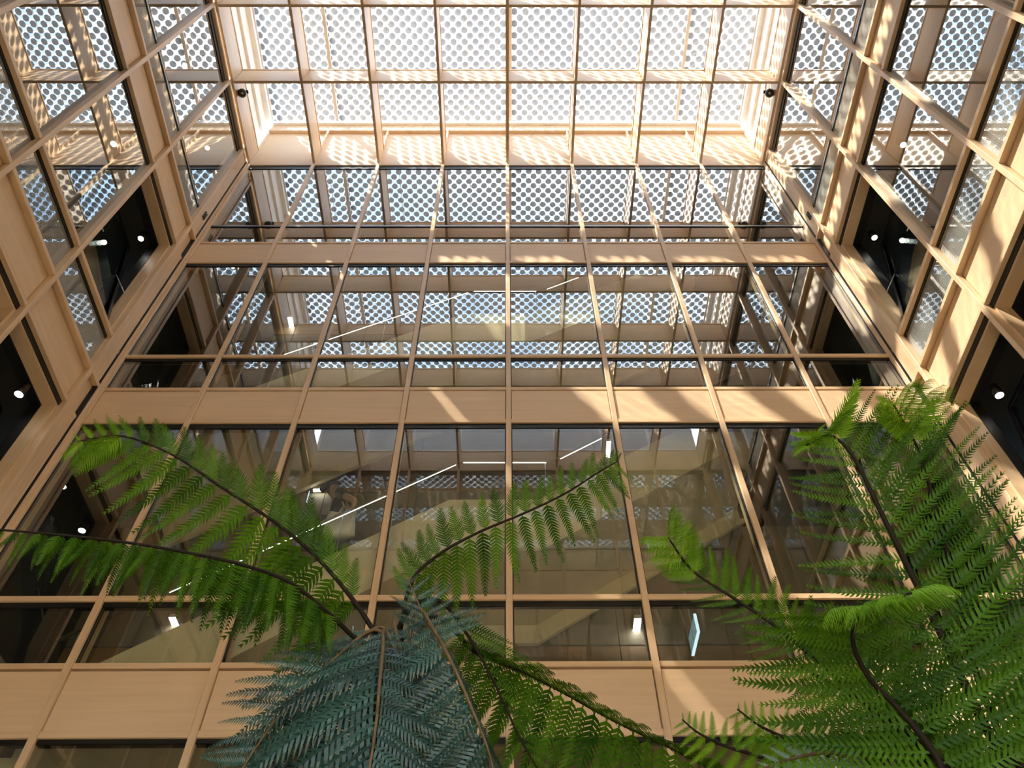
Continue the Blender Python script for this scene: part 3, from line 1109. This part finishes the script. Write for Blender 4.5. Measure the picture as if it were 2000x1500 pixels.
def frond(root, ctrl, A, B, LA, LB, n, mat='fern', stipe='stipe', r0=.012, t0=.12, kindA='droop', kindB='broad', sweep=.35, tipmat=None, prof=None, label=None, tipk='curl', A1=None, B1=None):
    pts = [at(*c) for c in ctrl]
    m_ = len(pts) - 1
    pts = [CROWN[root.name]] + pts              # every stem grows out of the crown
    t0 = (1 + t0 * m_) / (m_ + 1)
    dist = sum(c[2] for c in ctrl) / len(ctrl)
    N = 40
    cur = catmull(pts, N)
    rr = [r0 * (1 - .82 * i / N) + .0012 for i in range(N + 1)]
    V, Fc = tube_geo(cur, rr, 6)
    fo = mesh('frond', V, Fc, stipe, root, True)
    if label:
        fo['label'] = label
    og = origin(root)
    rnd = random.Random(int(ctrl[0][0] * 7 + ctrl[-1][1]))
    prof = prof or (lambda t: min(1, .62 + 1.6 * t) * (1 - t) ** .55 * 1.1 + .12)
    for side, D0, D1, L, kind in ((1, A, A1 or A, LA, kindA), (-1, B, B1 or B, LB, kindB)):
        if L <= 0:
            continue
        v0, v1 = vec(D0), vec(D1)
        for k in range(n):
            s = (k + .5 + (.25 if side < 0 else 0)) / n
            t = t0 + (1 - t0) * min(.995, s)
            f = t * N
            i = min(int(f), N - 1)
            P = cur[i].lerp(cur[i + 1], f - i)
            T = (cur[i + 1] - cur[i]).normalized()
            x = (v0.lerp(v1, s) + T * (sweep + .5 * s * s) + Vector((rnd.uniform(-.09, .09), rnd.uniform(-.09, .09), rnd.uniform(-.09, .09)))).normalized()
            z = x.cross(T)
            if z.length < .05:
                z = x.cross(Vector((0, 0, 1)))
            z.normalize()
            if z.z < 0:
                z = -z
            y = z.cross(x)
            young = tipmat and s > .80
            mm = tipmat if young else mat
            kk = tipk if (young and tipk) else kind
            me = pinnae(mm, kk)[rnd.randrange(3)]
            sc = L * dist / FPX * prof(s) * rnd.uniform(.9, 1.08)
            wy = sc * rnd.uniform(.9, 1.1)
            ob = bpy.data.objects.new('pinna', me)
            COL.objects.link(ob)
            ob.parent = fo
            lp = P - og
            ob.matrix_local = Matrix(((x.x * sc, y.x * wy, z.x * sc, lp.x), (x.y * sc, y.y * wy, z.y * sc, lp.y), (x.z * sc, y.z * wy, z.z * sc, lp.z), (0, 0, 0, 1)))
    return fo


CROWN = {}


def trunk(root, crown, foot, r):
    CROWN[root.name] = crown - Vector((0, 0, .02))
    pts = [foot.lerp(crown, k / 10) + Vector((.03 * math.sin(k), .03 * math.cos(k * 1.3), 0)) for k in range(11)]
    V, Fc = tube_geo(pts, [r * (1.25 - .35 * k / 10) * (1 + .06 * math.sin(5 * k)) for k in range(11)], 14)
    mesh('trunk', V, Fc, 'trunk', root, True)


# fern in the middle: crown just below the middle of the picture
CRA = at(765, 1235, 3.0)
fa = empty('tree_fern', (CRA.x, CRA.y, .45), label='tree fern in the middle with long arching bright green fronds', cat='fern')
trunk(fa, CRA + Vector((0, 0, -.05)), Vector((CRA.x + .05, CRA.y + .1, .452)), .085)
# long left frond
frond(fa, [(745, 1255, 3.0), (690, 1172, 3.05), (620, 1090, 3.1), (540, 1022, 3.15), (430, 950, 3.2), (340, 890, 3.25), (240, 852, 3.3), (150, 862, 3.3)],
      (-.30, 1, .05), (.15, -.75, .45), 205, 92, 22, 'fern', r0=.009, t0=.12, kindA='droop', kindB='tri', sweep=.35, tipmat='fern_young', A1=(-.45, 1, 0), B1=(-.15, -.9, .35))
# low left frond reaching out of frame
frond(fa, [(700, 1250, 2.95), (650, 1205, 2.9), (570, 1140, 2.85), (480, 1105, 2.8), (370, 1080, 2.75), (250, 1060, 2.7), (120, 1045, 2.65), (-60, 1030, 2.6)],
      (-.12, 1, .35), (.22, .72, -.68), 135, 120, 26, 'fern', r0=.008, t0=.14, kindA='droop', kindB='broad', sweep=.2)
# middle frond rising to the right
frond(fa, [(775, 1275, 3.0), (800, 1145, 3.05), (850, 1088, 3.1), (930, 1042, 3.1), (1020, 1004, 3.1), (1100, 966, 3.1), (1165, 925, 3.1), (1205, 902, 3.1)],
      (-.35, 1, .1), (-.75, -.62, .25), 132, 74, 22, 'fern', r0=.008, t0=.10, kindA='comb', kindB='tri', sweep=.15, A1=(.15, 1, 0), B1=(.1, -.85, .3), prof=lambda t: min(1, .6 + 1.4 * t) * (1 - t) ** .35 * 1.05 + .1)
# frond drooping down to the right
frond(fa, [(850, 1205, 2.95), (930, 1275, 2.9), (1010, 1306, 2.85), (1100, 1352, 2.8), (1200, 1408, 2.75), (1320, 1466, 2.7), (1420, 1520, 2.65)],
      (-.45, 1, .1), (.45, -.55, -.8), 200, 80, 24, 'fern', r0=.008, t0=.10, kindA='droop', kindB='tri', sweep=.15, prof=lambda t: min(1, .5 + 2 * t))
# dark stem crossing below
frond(fa, [(800, 1190, 2.9), (855, 1172, 2.88), (905, 1228, 2.86), (960, 1322, 2.84), (1010, 1430, 2.82), (1060, 1520, 2.8)],
      (-.8, .6, .1), (.8, .35, .2), 130, 150, 15, 'fern', r0=.008, t0=.30, kindA='flat', kindB='flat', sweep=.2)
# blue-green fern hanging in front of it
CRC = at(790, 1275, 2.72)
fc = empty('tree_fern', (CRC.x, CRC.y, .45), label='dark blue-green tree fern with a dense skirt of drooping fronds', cat='fern')
trunk(fc, CRC + Vector((0, .02, -.02)), Vector((CRC.x - .02, CRC.y + .02, .452)), .07)
frond(fc, [(752, 1232, 2.9), (748, 1268, 2.72), (742, 1330, 2.6), (735, 1410, 2.5), (722, 1500, 2.42), (705, 1600, 2.35)],
      (-1, .02, -.12), (1, -.1, -.1), 265, 180, 20, 'fern_blue', 'stipe_tan', .008, .06, 'long', 'long', .25, A1=(-1, .35, -.1), B1=(.9, .35, -.1), prof=lambda t: min(1, .42 + 2.3 * t))
frond(fc, [(815, 1190, 2.88), (850, 1235, 2.7), (885, 1300, 2.58), (922, 1385, 2.5), (955, 1470, 2.44), (980, 1580, 2.38)],
      (-1, .25, -.1), (.55, .75, .55), 185, 85, 20, 'fern_blue', 'stipe_tan', .007, .10, 'long', 'long', .3, A1=(-.9, .6, -.1), prof=lambda t: min(1, .5 + 2.3 * t))
frond(fc, [(735, 1230, 2.95), (650, 1290, 2.85), (570, 1370, 2.75), (500, 1460, 2.65), (440, 1560, 2.6)],
      (-.8, -.25, .1), (.4, 1, -.2), 130, 150, 12, 'fern_blue', 'stipe_tan', .006, .12, 'long', 'long', .3)
frond(fc, [(850, 1265, 2.78), (838, 1225, 2.80), (818, 1180, 2.84), (798, 1135, 2.88)],
      (-.9, -.1, .0), (.9, .1, .1), 75, 95, 8, 'fern_blue', 'stipe_tan', .005, .05, 'long', 'long', .4)

frond(fc, [(770, 1215, 2.95), (785, 1275, 2.82), (800, 1350, 2.74), (815, 1440, 2.66), (830, 1560, 2.6)],
      (-1, .2, -.05), (1, .1, .05), 190, 170, 14, 'fern_blue', 'stipe_tan', .006, .06, 'long', 'long', .3, A1=(-.9, .5, 0), B1=(.9, .5, 0), prof=lambda t: min(1, .5 + 2.3 * t))
frond(fc, [(745, 1225, 2.98), (690, 1270, 2.92), (640, 1340, 2.86), (600, 1420, 2.8), (570, 1540, 2.75)],
      (-1, .0, .05), (.9, .3, 0), 200, 150, 14, 'fern_blue', 'stipe_tan', .006, .06, 'long', 'long', .3, A1=(-.95, .35, 0), prof=lambda t: min(1, .4 + 2.3 * t))
# fern at the right
CRB = at(2000, 1640, 2.3)
fb = empty('tree_fern', (CRB.x, CRB.y, .45), label='large tree fern filling the lower right corner with upright feathery fronds', cat='fern')
trunk(fb, CRB, Vector((CRB.x, CRB.y + .05, .452)), .085)
frond(fb, [(1990, 1560, 2.3), (1930, 1430, 2.35), (1872, 1312, 2.4), (1800, 1160, 2.5), (1740, 1040, 2.6), (1700, 958, 2.65), (1664, 888, 2.7), (1620, 850, 2.7), (1575, 870, 2.65)],
      (-1, .12, .1), (1, -.55, .15), 200, 265, 28, 'fern', r0=.012, t0=.05, kindA='flat', kindB='flat', sweep=.15, tipmat='fern_young', tipk='broad', A1=(-.9, .35, -.1), B1=(1, -.8, .1), prof=lambda t: (1 - t) ** .62 * 1.0 + .16)
frond(fb, [(2030, 1560, 2.35), (1960, 1450, 2.4), (1902, 1300, 2.5), (1862, 1130, 2.6), (1832, 1010, 2.7), (1802, 905, 2.75), (1780, 850, 2.75), (1745, 790, 2.7)],
      (-1, .1, .25), (1, -.45, .15), 170, 210, 28, 'fern', r0=.010, t0=.05, kindA='flat', kindB='flat', sweep=.2, tipmat='fern_young', tipk='fuzzy', A1=(-.9, -.3, .1), B1=(1, -.65, .1), prof=lambda t: (1 - t) ** .65 * 1.0 + .22)
frond(fb, [(1880, 1560, 2.3), (1760, 1440, 2.35), (1650, 1335, 2.4), (1570, 1268, 2.42), (1500, 1212, 2.44), (1420, 1160, 2.45), (1350, 1112, 2.45), (1305, 1050, 2.4)],
      (-.6, .85, .1), (.45, -.85, .2), 125, 125, 24, 'fern', r0=.009, t0=.08, kindA='flat', kindB='broad', sweep=.1, tipmat='fern_young', tipk='fuzzy', A1=(-.9, .2, 0), B1=(.3, -.9, .3), prof=lambda t: max(.62, 1.4 - 1.75 * t))
frond(fb, [(1880, 1600, 2.15), (1830, 1480, 2.15), (1760, 1390, 2.15), (1702, 1330, 2.14), (1668, 1265, 2.12), (1672, 1212, 2.08), (1710, 1182, 2.02), (1780, 1158, 1.95)],
      (-1, .15, .05), (1, -.3, .1), 240, 230, 22, 'fern', r0=.009, t0=.05, kindA='flat', kindB='flat', sweep=.1, tipmat='fern_young', tipk='fuzzy', prof=lambda t: (1 - t) ** .6 * 1.0 + .22)
frond(fb, [(1950, 1600, 2.2), (1850, 1500, 2.2), (1740, 1410, 2.25), (1640, 1345, 2.3), (1560, 1300, 2.3)],
      (-.5, .95, .1), (.6, -.7, .3), 170, 160, 14, 'fern', r0=.012, t0=.05, kindA='flat', kindB='flat', sweep=.15)
frond(fb, [(1700, 1540, 2.4), (1620, 1478, 2.4), (1550, 1448, 2.42), (1485, 1418, 2.42), (1440, 1385, 2.4)],
      (-.4, .9, .1), (.35, -.8, .3), 85, 60, 11, 'fern_young', r0=.007, t0=.1, kindA='broad', kindB='broad', sweep=.1)
frond(fb, [(1600, 1540, 2.45), (1500, 1485, 2.45), (1420, 1458, 2.45), (1365, 1432, 2.45), (1332, 1405, 2.45)],
      (-.4, .9, .1), (.35, -.8, .3), 70, 55, 10, 'fern_young', r0=.006, t0=.1, kindA='broad', kindB='broad', sweep=.1)
frond(fb, [(1740, 1560, 2.3), (1690, 1500, 2.28), (1630, 1470, 2.26), (1560, 1478, 2.25), (1490, 1500, 2.25)],
      (-.5, -.6, .2), (.4, .9, -.1), 70, 110, 12, 'fern_pale', 'stipe_tan', .008, .05, 'long', 'long', .3)

# small black clips on the corner posts
for u, v, side, root in ((400, 419, 'left', wall_left), (1580, 419, 'right', wall_right)):
    r = ray(u, v)
    p = EYE + r * ((-5.3 if side == 'left' else 5.3) / r.x)
    for q in (0, .045):
        wbox(side, 'clip', 'black', p.y + q - .012, p.y + q + .012, .07, .10, p.z - H - .10, p.z - H + .10, root)

# planters that hold the ferns
for C, lab in ((CRA, 'low timber planter box under the middle fern'), (CRB, 'low timber planter box under the right fern')):
    e = empty('planter_box', (C.x, C.y, 0), label=lab, cat='planter', group='fern planters')
    for a in (-1, 1):
        box('side_board', 'wood_h', C.x + a * .55 - .02, C.x + a * .55 + .02, C.y - .55, C.y + .55, .0, .45, e)
        box('side_board', 'wood_h', C.x - .53, C.x + .53, C.y + a * .55 - .02, C.y + a * .55 + .02, .0, .45, e)
    box('soil', 'soil', C.x - .53, C.x + .53, C.y - .53, C.y + .53, .02, .44, e)
